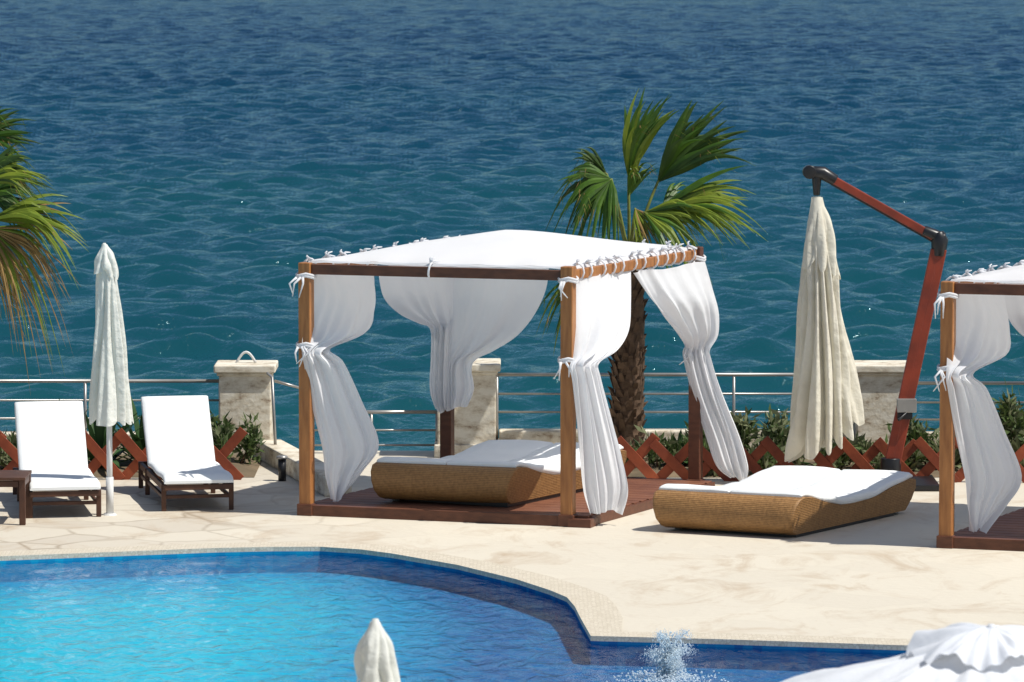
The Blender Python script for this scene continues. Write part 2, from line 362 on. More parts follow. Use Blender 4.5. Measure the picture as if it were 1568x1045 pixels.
def poolwater():
    m,nt,out=newmat('pool_water'); L=nt.links
    tc=N(nt,'ShaderNodeTexCoord')
    mp=N(nt,'ShaderNodeMapping'); mp.inputs['Scale'].default_value=(1,.5,1); L.new(tc.outputs['Object'],mp.inputs[0])
    n1=N(nt,'ShaderNodeTexNoise'); n1.inputs['Scale'].default_value=6; n1.inputs['Detail'].default_value=5; n1.inputs['Distortion'].default_value=.6; L.new(mp.outputs[0],n1.inputs['Vector'])
    bp=N(nt,'ShaderNodeBump'); bp.inputs['Strength'].default_value=1; bp.inputs['Distance'].default_value=.04; L.new(n1.outputs['Fac'],bp.inputs['Height'])
    g=N(nt,'ShaderNodeBsdfGlossy'); g.inputs['Roughness'].default_value=.06; L.new(bp.outputs[0],g.inputs['Normal'])
    t=N(nt,'ShaderNodeBsdfTransparent'); t.inputs[0].default_value=(.86,.97,1,1)
    fr=N(nt,'ShaderNodeFresnel'); fr.inputs['IOR'].default_value=1.22; L.new(bp.outputs[0],fr.inputs['Normal'])
    fm=N(nt,'ShaderNodeMath',operation='MULTIPLY'); fm.inputs[1].default_value=.85; L.new(fr.outputs[0],fm.inputs[0])
    mx=N(nt,'ShaderNodeMixShader'); L.new(fm.outputs[0],mx.inputs[0]); L.new(t.outputs[0],mx.inputs[1]); L.new(g.outputs[0],mx.inputs[2]); L.new(mx.outputs[0],out.inputs[0])
    return m
fill('pool_water',pool,None,-.05,poolwater())

# ------------------------------------------------------------ cabana
FLp=V((-1.716,40.44,0)); FRp=V((.461,39.70,0)); RRp=V((1.602,42.20,0)); RLp=V((-.575,42.94,0))
def sheet(mb,rows,m,pleats=7,amp=.03,nr=54,nc=64,ph=0,rip=.012,billow=.0,seed=0):
    """rows: (Lx,Ly,Rx,Ry,z) cloth hung between a left and a right edge"""
    P=[]; rnd=random.Random(seed*7+int(ph*10)); pp=[rnd.uniform(0,6.28) for _ in range(6)]
    w0=max(math.hypot(r[2]-r[0],r[3]-r[1]) for r in rows)
    for i in range(nr):
        t=i/(nr-1); lx,ly,rx,ry,z=catmull(rows,t)
        a=V((lx,ly,0));b=V((rx,ry,0)); d=b-a; w=max(d.length,.02); n=V((-d.y,d.x,0)).normalized()
        if n.y>0: n=-n
        rel=w/w0; tight=(1-rel)*1.0+.36
        bil=billow*sstep(0,.2,t)*rel
        r=[]
        for j in range(nc):
            u=j/(nc-1); uu=u+.10*math.sin(2*math.pi*u+pp[0]+2*t)*.5
            f1=math.sin(2*math.pi*pleats*uu+pp[1]+1.8*math.sin(2.6*t+pp[2]))
            f2=math.sin(2*math.pi*pleats*2.3*uu+pp[3]+4*t)
            f3=math.sin(2*math.pi*1.2*uu+pp[4]+5*t)
            fold=f1*(.55+.45*math.sin(3.1*uu*2+pp[5]+2.5*t))+.28*f2+.7*f3*rel
            p=a+d*u+n*(amp*tight*fold+bil*math.sin(math.pi*u)**.8)
            zz=z+rip*math.sin(9*u+pp[2]+4*t)+.02*math.sin(5*u+pp[4])*t
            r.append((p.x,p.y,zz))
        P.append(r)
    mb.grid(P,m)
def swagrows(o,rows): return [(o.x+a,o.y+b,o.x+c,o.y+d,z) for a,b,c,d,z in rows]
def cabana(off,name='cabana',seed=0):
    rnd=random.Random(seed)
    O=V((off[0],off[1],0)); FL,FR,RR,RL=[p+O for p in(FLp,FRp,RRp,RLp)]
    ex=(FR-FL).normalized(); ey=(RL-FL).normalized(); yaw=math.atan2(ex.y,ex.x)
    e=empty(name,(FL+RR)/2)
    cx=(FL+RR)/2
    for i,(p,h) in enumerate(((FL,2.12),(FR,2.14),(RR,2.13),(RL,2.12))):
        b=MB(); b.box((p.x,p.y,h/2),(.105,.105,h),M_wood if i<2 else M_wood_dark_shade,yaw)
        b.box((p.x,p.y,.05),(.135,.135,.1),M_wood_dark_shade,yaw)
        b.build('post_%d'%(i+1),p,e,.008)
    b=MB()
    zz=V((0,0,2.065))
    b.beam(FL+zz+ex*.055,FR+zz-ex*.055,.05,.085,M_wood_dark_shade)  # shade of the front beam put into its darker wood colour
    b.beam(RL+zz+ex*.055,RR+zz-ex*.055,.05,.085,M_wood_dark_shade)
    b.build('beams_long',cx,e,.005)
    b=MB()
    b.beam(FL+zz+ey*.055,RL+zz-ey*.055,.06,.085,M_wood)
    b.beam(FR+zz+ey*.055,RR+zz-ey*.055,.06,.085,M_wood)
    b.build('beams_side',cx,e,.008)
    b=MB(); n=17; m=.04
    for k in range(n):
        t=(k+.5)/n; p=lerp(FL,RL,t)-ex*m; q=lerp(FR,RR,t)+ex*(m+.12)
        b.beam(p+V((0,0,.075)),q+V((0,0,.075)),2.70/n-.012,.03,M_deck)
    b.beam(FL+ex*.06+V((0,0,.045))-ey*.02,FR-ex*.06+V((0,0,.045))-ey*.02,.06,.09,M_wood_dark_shade)
    b.beam(FR+ey*.07+ex*.16+V((0,0,.04)),RR+ex*.16+V((0,0,.04)),.04,.08,M_wood_dark_shade)
    b.beam(FL+ey*.07-ex*.03+V((0,0,.04)),RL-ex*.03+V((0,0,.04)),.04,.08,M_wood_dark_shade)
    b.box((FR.x+.12,FR.y-.02,.035),(.2,.2,.07),M_wood_dark_shade,yaw)
    b.build('deck',cx,e,.004)
    P=[];n=50
    for i in range(n+1):
        r=[]
        for j in range(n+1):
            u=i/n;v=j/n
            p=lerp(lerp(FL,FR,u),lerp(RL,RR,u),v)
            a=abs(2*u-1);c=abs(2*v-1); mx=max(a,c)
            pyr=1-mx; dome=(1-a*a)*(1-c*c)
            z=2.130+.11*pyr+.09*dome+.008*math.sin(31*u)*(c**6)+.008*math.sin(29*v)*(a**6)
            z+=.008*math.sin(9*u+4*v)*dome+.004*math.sin(23*v-7*u)*dome
            ins=.985; p=cx+(p-cx)*ins
            r.append((p.x,p.y,z))
        P.append(r)
    b=MB(); b.grid(P,M_roof)
    def hem(A,B,nn=11,dd=.035):
        Q=[[],[]]; k=90
        for i in range(k+1):
            p=lerp(A,B,i/k); p=cx+(p-cx)*.985; o=(p-cx).normalized()*.015
            s=.5+.5*math.cos(i/k*2*math.pi*nn+seed)*math.sin(i*.31)
            Q[0].append((p.x,p.y,2.135)); Q[1].append((p.x+o.x,p.y+o.y,2.122-dd*s))
        b.grid(Q,M_roof)
    hem(FR,RR);hem(RL,FL);hem(FL,FR,6,.012)
    b.build('canopy',cx,e)
    b=MB()
    def lash(p,along,big=1):
        sd=V((-along.y,along.x,0)); c=p+V((0,0,2.075)); pts=[]
        rr=.062*big
        for k in range(11):
            th=2*math.pi*k/10; pts.append(c+sd*math.cos(th)*rr+V((0,0,math.sin(th)*rr*1.1+.005))+along*.01*math.sin(th))
        b.tube(pts,.009,M_cloth,6)
        for k in range(3):
            d=V((rnd.uniform(-.5,.8),rnd.uniform(-.6,.4),rnd.uniform(-.2,1))).normalized()
            q=c+V((0,0,.07)); b.tube([q,q+d*.035,q+d*.06+V((.02,0,-.012))],[.011,.009,.004],M_cloth,5)
    for k in range(12): lash(lerp(FR,RR,(k+.6+rnd.uniform(-.25,.25))/12.3),ey,rnd.uniform(.9,1.1))
    for k in range(9): lash(lerp(FL,RL,(k+.5+rnd.uniform(-.3,.3))/9),ey)
    for k in range(7): lash(lerp(RL,RR,(k+.5+rnd.uniform(-.3,.3))/7),ex)
    lash(lerp(FL,FR,.48),ex,.9)
    for p,z in((FL,2.0),(FR,2.02),(RR,2.02),(FL,1.42),(FR,1.36),(RR,1.24),(RL,1.36)):
        for zz2 in(0,.02):
            pts=[p+V((math.cos(t)*.078,math.sin(t)*.078,z+zz2+.01*math.sin(3*t))) for t in [k*2*math.pi/12 for k in range(13)]]
            b.tube(pts,.011,M_cloth,6)
        for k in range(3):
            q=p+V((-.05+rnd.uniform(-.03,.03),-.08,z)); b.tube([q,q+V((rnd.uniform(-.06,.04),-.02,-.05)),q+V((rnd.uniform(-.08,.05),-.02,-.12-.05*rnd.random()))],[.012,.009,.004],M_cloth,5)
    b.build('lashings',cx,e)
    c=MB()
    sheet(c,swagrows(FL,[(.07,.05,.55,1.15,2.03),(.065,.05,.56,1.10,1.86),(.0,.0,.56,.8,1.66),(-.02,-.06,.50,.4,1.50),(-.03,-.09,.20,.0,1.385),(-.01,-.07,.31,.03,1.26),(.05,-.02,.46,.12,.92),(.13,.0,.60,.15,.56),(.15,.0,.47,.1,.34),(.20,.0,.29,.05,.13)]),M_cloth,3,.042,ph=seed,billow=.12)
    c.build('curtain_front_left',FL,e)
    c=MB()
    sheet(c,swagrows(FR,[(.06,.06,.54,1.15,2.03),(.05,.04,.53,.95,1.78),(.04,.0,.50,.6,1.56),(.03,-.04,.40,.3,1.42),(.0,-.10,.25,.02,1.34),(.02,-.10,.26,.02,1.22),(.06,-.06,.36,.05,.84),(.08,-.05,.43,.08,.57),(.11,-.05,.48,.08,.30),(.17,-.05,.43,.05,.11)]),M_cloth,3,.052,ph=1+seed,billow=.12)
    c.build('curtain_front_right',FR,e)
    c=MB()
    sheet(c,swagrows(RR,[(-.60,-1.35,.06,-.05,2.0),(-.47,-1.0,.12,-.05,1.76),(-.32,-.6,.17,-.05,1.56),(-.16,-.3,.17,-.05,1.38),(-.10,-.1,.12,-.07,1.26),(-.11,-.1,.13,-.05,1.17),(-.04,-.08,.23,-.05,.87),(.09,-.05,.39,-.0,.47),(.18,-.05,.46,.0,.21),(.30,.0,.44,.02,.10)]),M_cloth,3,.052,ph=2.2+seed,billow=.12)
    c.build('curtain_rear_right',RR,e)
    c=MB()
    sheet(c,swagrows(RL,[(-.58,-1.2,.08,-.10,2.0),(-.53,-1.1,.08,-.10,1.74),(-.40,-.75,.08,-.11,1.56),(-.24,-.4,.07,-.12,1.44),(-.15,-.12,.06,-.13,1.36),(-.14,-.10,.05,-.14,1.14),(-.15,-.10,.05,-.14,.82),(-.10,-.08,.05,-.12,.64)]),M_cloth,3,.035,ph=.7+seed,billow=.05)
    sheet(c,swagrows(RL,[(-.04,-.08,.90,-.30,2.0),(-.04,-.08,.88,-.29,1.74),(-.04,-.08,.78,-.26,1.50),(-.04,-.09,.62,-.19,1.30),(-.04,-.1,.42,-.14,1.17),(-.04,-.1,.26,-.12,1.09),(-.04,-.1,.22,-.12,1.00),(-.05,-.1,.24,-.12,.82),(-.04,-.1,.18,-.12,.66)]),M_cloth,3,.035,ph=2.9+seed,billow=.10)
    c.build('curtain_rear_left',RL,e)
cabana((0,0),'cabana',0)
cabana((5.166,-2.10),'cabana.001',1)

# ------------------------------------------------------------ wicker daybeds
def daybed(name,corner,ang,wang,z0=0,W=1.26,L=2.03):
    ld=V((math.cos(ang),math.sin(ang),0))*L/2.03; wd=V((math.cos(wang),math.sin(wang),0)); c=V((corner[0],corner[1],z0))
    prof=[(.10,.025),(.03,.05),(-.02,.11),(-.03,.19),(-.01,.27),(.035,.32),(.11,.338),(.26,.32),(.5,.255),(.75,.205),(1.0,.195),(1.25,.205),(1.5,.24),(1.75,.285),(1.92,.305),(2.0,.29),(2.03,.22),(2.0,.12),(1.93,.025)]
    b=MB(); P=[]
    es=[0,.006,.02,.3,.5,.7,.98,.994,1]; ss=[.965,.99,1,1,1,1,1,.99,.965]
    for k in range(9):
        sh=ss[k]; zc=.14
        P.append([c+ld*(1.0+(l-1.0)*(.99+.01*(sh-.965)/.035))+wd*(W*(es[k]+ (0.05*(.3-z)/.3 if es[k]<.1 else (-.05*(.3-z)/.3 if es[k]>.9 else 0))))+V((0,0,zc+(z-zc)*sh)) for l,z in prof])
    b.grid(P,M_wicker,smooth=True)
    b.add(P[0],[tuple(range(len(prof)))],M_wicker); b.add(P[-1],[tuple(range(len(prof)))[::-1]],M_wicker)
    b.box(c+ld*1.0+wd*W/2+V((0,0,.02)),(1.7,W-.16,.04),M_black,ang)
    e=empty(name,c+ld*1.0+wd*W/2)
    b.build('wicker_base',c,e)
    q=MB()
    mt=[(.09,.362),(.22,.365),(.5,.312),(.9,.268),(1.3,.275),(1.65,.315),(1.95,.352)]
    mb_=[(.09,.325),(.22,.32),(.5,.25),(.9,.195),(1.3,.205),(1.65,.26),(1.95,.30)]
    for (w0,w1) in((.01,W/2-.004),(W/2+.004,W-.01)):
        rows=[];nl=44
        loop_w=[(w0+.02,0),(w0,.3),(w0,.75),(w0+.02,1),(lerp(w0,w1,.25),1.05),(lerp(w0,w1,.5),1.06),(lerp(w0,w1,.75),1.05),(w1-.015,1),(w1,.75),(w1,.3),(w1-.015,0)]
        for i in range(nl+1):
            t=i/nl; l,zt=catmull(mt,t); _,zb=catmull(mb_,t)
            puff=1 if 0<i<nl else .6
            crease=.010*math.exp(-((l-1.32)/.03)**2)+.006*math.exp(-((l-.7)/.03)**2)
            rows.append([c+ld*l+wd*ww+V((0,0,lerp(zb,zt-crease,min(h,1)*puff)+max(0,h-1)*.12*puff+.004*math.sin(13*l+9*ww))) for ww,h in loop_w])
        q.grid(rows,M_cush,smooth=True)
        q.add(rows[0],[tuple(range(len(loop_w)))],M_cush); q.add(rows[-1],[tuple(range(len(loop_w)))[::-1]],M_cush)
    q.build('mattress',c,e)
    f=MB()
    for l in(.2,1.85):
        for w in(.12,W-.12): f.tube([c+ld*l+wd*w+V((0,0,0)),c+ld*l+wd*w+V((0,0,.04))],.03,M_steel,10)
    f.build('feet',c,e)
daybed('daybed',(.0,40.12),math.radians(60.5),math.radians(161),.093,1.26,2.06)
daybed('daybed.001',(2.29,38.80),math.radians(58),math.radians(154),0,1.28,2.12)

# ------------------------------------------------------------ closed parasols
def closed_canopy(mb,top,H,prof,m,nf=8,lean=(0,0),hem=.05,seed=0,hemx=0,depth=.3,twist=.6):
    rnd=random.Random(seed); ph=[rnd.uniform(0,6.28) for _ in range(7)]
    n=144; R=60; P=[]
    for i in range(R):
        t=i/(R-1); r0=catmull(prof,t)[0]; row=[]
        for k in range(n):
            th=2*math.pi*k/n; tw=th+.22*math.sin(2*th+ph[0])+twist*.5*math.sin(2.5*t+ph[1])+.12*math.sin(3*th+6*t+ph[5])
            f=abs(math.sin(nf*tw/2+ph[2]))**.8
            f2=math.sin(nf*1.7*th+ph[4]+5*t)
            dep=depth*sstep(.02,.4,t)
            r=r0*(1-dep+dep*1.4*f+dep*.18*f2)*(1+.09*math.sin(th+ph[3]+2.5*t)+.05*math.sin(3*th+9*t+ph[6]))
            z=-H*t + (hem*(.5-f)*sstep(.6,1,t)) + hemx*(math.cos(th)+.3*math.sin(2*th+1))*sstep(.45,1,t)
            row.append((top[0]+lean[0]*t+r*math.cos(th),top[1]+lean[1]*t+r*math.sin(th)*.95,top[2]+z))
        P.append(row)
    mb.grid(P,m,closed=True)
def closed_parasol(name,x,y,ztop,zbot,seed,m,lean=.03,sc=1):
    e=empty(name,(x,y,0)); b=MB()
    H=ztop-zbot-.04
    closed_canopy(b,(x-lean,y,ztop-.04),H,[[.035*sc],[.078*sc],[.088*sc],[.10*sc],[.118*sc],[.135*sc],[.152*sc],[.165*sc]],m,8,(lean*1.9,0),.07,seed,0,.38)
    closed_canopy(b,(x-lean,y,ztop-.0),.24,[[.022*sc],[.066*sc],[.088*sc],[.096*sc]],m,6,(.012,0),.05,seed+3,-.03,.25)
    b.tube([(x-lean,y,ztop-.03),(x-lean,y,ztop+.012)],[.025*sc,.012],m,8)
    b.build('canopy',(x,y,ztop),e)
    b=MB(); b.tube([(x,y,0),(x,y,zbot+.3)],.024,M_pole,12); b.tube([(x,y,.0),(x,y,.015)],[.06,.05],M_pole,16,smooth=False)
    b.tube([(x,y,.01),(x,y,.32)],.032,M_pole,12)
    b.build('pole',(x,y,0),e)
closed_parasol('parasol',-3.366,40.44,2.27,.80,1,M_white_canvas)
closed_parasol('parasol.001',-.515,18.6,2.285,.85,5,M_white_canvas,.012,.88)

def cantilever():
    e=empty('cantilever_parasol',(3.35,42.5,0)); Y=42.5
    b=MB()
    A=V((3.33,Y,.15));B=V((3.735,Y,2.09))
    for dx in(-.033,.033): b.beam(A+V((dx,-.02,0)),B+V((dx,-.02,0)),.075,.05,M_red,up=(0,1,0))
    C=V((3.69,Y,2.20));D=V((2.79,Y,2.71))
    b.beam(C,D,.07,.075,M_red,up=(0,1,0))
    b.build('mast_and_arm',(3.5,Y,1),e,.008)
    b=MB()
    b.beam(A+V((0,-.02,0)),B+V((0,-.02,0)),.09,.014,M_black,up=(0,1,0))
    b.beam(C+V((0,-.005,-.042)),D+V((0,-.005,-.042)),.03,.012,M_black,up=(0,1,0))
    b.tube([(3.735,Y,2.03),(3.745,Y,2.17),(3.73,Y,2.24)],[.062,.075,.05],M_black,12)
    b.tube([(3.78,Y,2.18),(3.60,Y,2.25)],[.055,.05],M_black,12)
    b.tube([(2.83,Y,2.69),(2.72,Y,2.755),(2.60,Y,2.765)],[.05,.06,.055],M_black,12)
    b.tube([(2.665,Y,2.78),(2.665,Y,2.56)],[.05,.028],M_black,12)
    b.tube([(2.60,Y-.06,2.765),(2.60,Y+.06,2.765)],.06,M_black,12)
    b.box((3.46,Y-.07,.72),(.17,.07,.12),M_steel,0)
    b.box((3.445,Y-.07,.63),(.13,.06,.06),M_black,0)
    b.tube([(3.46,Y-.09,.66),(3.38,Y-.16,.60)],.014,M_black,8)
    b.tube([(3.33,Y,0),(3.33,Y,.25)],.09,M_black,14)
    b.box((3.33,Y,.03),(.8,.8,.05),M_black,0)
    b.build('fittings',(3.5,Y,1),e,.006)
    b=MB()
    closed_canopy(b,(2.665,Y,2.545),2.10,[[.05],[.09],[.12],[.14],[.15],[.165],[.185],[.21],[.24],[.27],[.29]],M_cream,11,(.11,0),.18,11,.19,.40,1.0)
    closed_canopy(b,(2.665,Y,2.55),.60,[[.035],[.08],[.115],[.14],[.165]],M_cream,6,(.06,0),.14,17,-.06,.28)
    b.build('canopy',(2.665,Y,2.5),e)
cantilever()

def open_parasol():
    x,y,za=1.69,17.0,2.465; e=empty('open_parasol',(x,y,0))
    b=MB(); P=[];R=30;n=128
    for i in range(R):
        r=.03+(1.55-.03)*i/(R-1); row=[]
        for k in range(n):
            th=2*math.pi*k/n; f=abs(math.sin(4*th+.3))
            rr=r*(.93+.07*(1-f**.8)); z=za-.245*r-.02*r*r-.05*f*(r/1.5)*min(1,(r/.5))+.008*math.sin(11*th+9*r)+.006*math.sin(23*th-14*r)
            row.append((x+rr*math.cos(th),y+rr*math.sin(th),z))
        P.append(row)
    b.grid(P,M_fore,closed=True)
    Q=[]
    for dz in(0,-.14): Q.append([(p[0],p[1],p[2]+dz-.001) for p in P[-1]])
    b.grid(Q,M_fore,closed=True)
    b.build('canopy',(x,y,za),e)
    b=MB(); P=[]
    for i in range(24):
        t=i/23; r=.02+.265*t; row=[]
        for k in range(n):
            th=2*math.pi*k/n
            z=za+.035-.090*t**1.8+t*(.018*math.sin(5*th+1)+.018*math.sin(11*th+5*t+2*math.sin(2*th))+.008*math.sin(29*th))+.02*t*math.sin(3*th+.6)
            r2=r*(1+.07*math.sin(7*th)*t+.05*math.sin(3*th+1)*t)
            row.append((x+r2*math.cos(th),y+r2*math.sin(th),z))
        P.append(row)
    b.grid(P,M_fore,closed=True)
    b.tube([(x,y,za+.02),(x,y,za+.045)],[.022,.012],M_fore,10)
    b.build('vent_flap',(x,y,za),e)
    b=MB(); b.tube([(x,y,0),(x,y,za)],.024,M_pole,12); b.tube([(x,y,0),(x,y,.06)],.25,M_stone,24,smooth=False)
    for k in range(8):
        th=(k*math.pi/4)-.075; b.tube([(x,y,za-.05),(x+1.45*math.cos(th),y+1.45*math.sin(th),za-.05-.42)],.008,M_pole,6)
    b.build('pole_and_ribs',(x,y,0),e)
open_parasol()

# ------------------------------------------------------------ sun loungers
def lounger(name,front,back,tilt=47):
    f=V((front[0],front[1],0)); h=V((back[0],back[1],0)); d=(h-f).normalized(); s=V((d.y,-d.x,0)); up=V((0,0,1))
    e=empty(name,(f+h)/2); W=.58; Ls=1.18; zs=.25
    fr=MB()
    for sg in(-1,1):
        o=s*sg*(W/2-.01)
        fr.beam(f+o+up*(zs-.05),f+d*1.85+o+up*(zs-.05),.035,.05,M_lounge)
        for l in(.06,1.25,1.75): fr.beam(f+d*l+o*1.02,f+d*l+o*1.02+up*(zs-.02),.04,.045,M_lounge,up=(0,1,0))
        fr.beam(f+d*.06+o+up*.11,f+d*1.7+o+up*.11,.025,.03,M_lounge)
    for l in(.0,.06+1.2,1.80): fr.beam(f+d*l-s*W/2+up*(zs-.045),f+d*l+s*W/2+up*(zs-.045),.035,.045,M_lounge)
    fr.beam(f+d*.06-s*W/2+up*.12,f+d*.06+s*W/2+up*.12,.025,.03,M_lounge)
    for k in range(11):
        l=.1+k*.105; fr.beam(f+d*l-s*(W/2-.03)+up*(zs-.02),f+d*l+s*(W/2-.03)+up*(zs-.02),.06,.016,M_lounge)
    t=math.radians(tilt); bd=d*math.cos(t)+up*math.sin(t); bn=(-d*math.sin(t)+up*math.cos(t)); H=f+d*Ls+up*zs; BL=.70
    for sg in(-1,1): fr.beam(H+s*sg*(W/2-.04),H+s*sg*(W/2-.04)+bd*BL,.03,.03,M_lounge)
    for k in range(6): fr.beam(H+bd*(.06+k*.11)-s*(W/2-.05),H+bd*(.06+k*.11)+s*(W/2-.05),.014,.06,M_lounge,up=bd)
    for sg in(-1,1): fr.beam(H+bd*.5+s*.2*sg,H+bd*.5+s*.2*sg+d*.12-up*.38,.025,.025,M_lounge)
    fr.build('frame',f,e,.004)
    c=MB(); path=[]
    for k in range(22): l=-.03+k*(Ls+.0)/21; path.append((f+d*l+up*(zs+.03+.006*math.sin(l*9)-.03*sstep(.05,0,l+.03)),up))
    for k in range(1,18):
        l=k*(BL+.02)/17; path.append((H+bd*l+bn*(.04+.006*math.sin(l*11)),bn))
    rows=[]
    prof=[(-.5,-.6),(-.51,0),(-.49,.7),(-.42,.95),(-.2,1.03),(0,1.06),(.2,1.03),(.42,.95),(.49,.7),(.51,0),(.5,-.6)]
    n=len(path)
    for i,(p,nn) in enumerate(path):
        nv=sum((path[min(max(i+q,0),n-1)][1] for q in(-2,-1,0,1,2)),V()).normalized(); th=.028*(.55 if i in(0,n-1) else 1)
        rows.append([p+s*(a*W)+nv*(b*th) for a,b in prof])
    c.grid(rows,M_cush); c.add(rows[0],[tuple(range(len(prof)))],M_cush); c.add(rows[-1],[tuple(range(len(prof)))[::-1]],M_cush)
    c.build('cushion',f,e)
lounger('sun_lounger',(-3.72,40.22),(-4.00,41.8))
lounger('sun_lounger.001',(-2.64,40.70),(-2.93,42.2))
b=MB(); tx,ty=-4.33,40.0
for k in range(7): b.box((tx,ty-.24+k*.08,.385),(.66,.068,.025),M_lounge)
for sx in(-.3,.3):
    for sy in(-.23,.23): b.box((tx+sx,ty+sy,.186),(.05,.05,.372),M_lounge)
    b.box((tx+sx,ty,.34),(.035,.40,.05),M_lounge)
for sy in(-.23,.23): b.box((tx,ty+sy,.34),(.54,.035,.05),M_lounge)
b.build('side_table',(tx,ty,0),None,.004)

# ------------------------------------------------------------ pillars, parapet, railings
def pillar(name,x,y,w,h,zb=0,handle=False):
    b=MB(); b.box((x,y,(zb+h-.07)/2),(w,w,h-.07-zb),M_stone); b.box((x,y,h-.035),(w+.09,w+.09,.07),M_stone); b.box((x,y,h-.085),(w+.04,w+.04,.03),M_stone)
    b.box((x,y,zb+.06),(w+.06,w+.06,.12),M_stone)
    ob=b.build(name,(x,y,0),None,.012)
    if handle:
        b=MB(); pts=[(x-.09+.18*t-.0,y,h+.0+.10*math.sin(math.pi*t)) for t in[k/12 for k in range(13)]]; b.tube(pts,.012,M_pole,8)
        c=b.build('lifting_handle',(x,y,h)); c.parent=ob; c.location=(0,0,h)
pillar('stone_pillar',-2.47,45.0,.48,.86,0,True)
pillar('stone_pillar',-.42,45.05,.54,.87)
pillar('stone_pillar',3.42,45.0,.46,.86)
b=MB()
def wall(a,c,w,z0,z1):
    a=V((a[0],a[1],(z0+z1)/2)); c=V((c[0],c[1],(z0+z1)/2)); b.beam(a,c,w,z1-z0,M_stone)
wall((-30,45.1),(-2.74,45.1),.22,0,.2)
wall((-.12,45.1),(3.16,45.1),.22,0,.225)
wall((3.68,45.1),(30,45.1),.22,0,.2)
wall((-2.25,44.75),(-1.5,41.75),.24,0,.17)
b.build('parapet_wall',(0,45,0),None,.015)
b=MB()
def rail(x0,x1,zs,zp,step=1.25,y=45.1,r=.017):
    for z in zs: b.tube([(x0,y,z),(x1,y,z)],r if z==zs[0] else r*.6,M_steel,8)
    n=max(1,round((x1-x0)/step))
    for k in range(n+1): b.tube([(lerp(x0,x1,k/n),y,0),(lerp(x0,x1,k/n),y,zs[0])],.014,M_steel,8)
rail(-9,-2.72,[.68,.50,.33],.7)
rail(-.14,3.17,[.74,.56,.39],.7,1.1)
rail(3.67,10,[.66,.48,.32],.7)
rail(-1.92,-.70,[.39,.22,.08],.4,.6)
b.tube([(-2.2,44.9,.70),(-1.95,45.0,.62),(-1.92,45.1,.39)],.014,M_steel,8)
b.tube([(-2.16,44.3,.0),(-2.2,44.4,.78),(-2.25,44.6,.80)],.014,M_steel,8)
b.build('steel_railing',(0,45.1,0))
b=MB(); b.tube([(-2.04,42.9,0),(-2.04,42.9,.2)],.035,M_black,12); b.tube([(-2.04,42.9,.2),(-2.04,42.9,.225)],[.055,.045],M_steel,12); b.build('bollard_light',(-2.04,42.9,0))

def sheetbox(name,x0,x1,y0,y1,z,m):
    b=MB(); nx=int((x1-x0)*4); ny=8; rows=[]
    for j in range(ny+1):
        rows.append([(lerp(x0,x1,i/nx),lerp(y0,y1,j/ny),z+ (0 if j in(0,ny) or i in(0,nx) else random.uniform(0,.06))) for i in range(nx+1)])
    b.grid(rows,m); b.build(name)
sheetbox('planting_bed',-12,-2.3,43.15,44.95,.004,M_soil)
sheetbox('planting_bed',.9,12,43.15,44.95,.004,M_soil)

def lattice(name,a,c,h=.42,pitch=.30,seed=0):
    a=V((a[0],a[1],0));c=V((c[0],c[1],0));d=(c-a);L=d.length;d.normalize();nrm=V((d.y,-d.x,0)); n=int(L/pitch); b=MB(); rnd=random.Random(seed)
    for k in range(n+1):
        for sg,off in((1,0),(-1,.016)):
            x0=k*pitch; x1=x0+sg*pitch*1.05
            if x1<-.05 or x1>L+.05: continue
            j=rnd.uniform(-.02,.02)
            b.beam(a+d*(x0+j)+nrm*off*1.3,a+d*(x1+j)+nrm*off*1.3+V((0,0,h+rnd.uniform(-.04,.03))),.09,.018,M_lat,up=nrm)
    b.build(name,a,None,.003)
lattice('lattice_fence',(.95,42.95),(4.9,42.75),.38,.33,1)
lattice('lattice_fence',(4.9,42.7),(8,42.6),.38,.33,2)
lattice('lattice_fence',(-6,43.0),(-2.14,43.0),.42,.36,3)

# ------------------------------------------------------------ shrubs and yuccas
def shrub(name,c,r,n,mats,leaf=.06,seed=0,spike=0):
    rnd=random.Random(seed); b=MB(); c=V(c)
    lobes=[(V((rnd.uniform(-.8,.8)*r[0],rnd.uniform(-.5,.5)*r[1],rnd.uniform(.2,.8)*r[2])),rnd.uniform(.22,.45)) for _ in range(max(7,int(r[0]*16)))]
    for l,s in lobes:
        b.tube([c+V((l.x*.6,l.y*.6,0)),c+l],[.012,.005],M_trunk,5)
    for i in range(n):
        l,s=rnd.choice(lobes); p=c+l+V((rnd.gauss(0,.30)*min(r[0],.5)*s,rnd.gauss(0,.4)*r[1]*s,rnd.gauss(0,.45)*r[2]*s*1.2))
        if p.z<.02: p.z=.02+rnd.random()*.08
        d=V((rnd.gauss(0,1),rnd.gauss(0,1),rnd.gauss(.5+spike,1))).normalized(); w=d.cross(V((rnd.gauss(0,1),rnd.gauss(0,1),rnd.gauss(0,1)))).normalized()
        L=leaf*rnd.uniform(.6,1.6); wd=L*.15 if spike else L*.28
        b.add([p,p+d*L*.5+w*wd,p+d*L,p+d*L*.5-w*wd],[(0,1,2,3)],rnd.choice(mats))
    b.build(name,c)
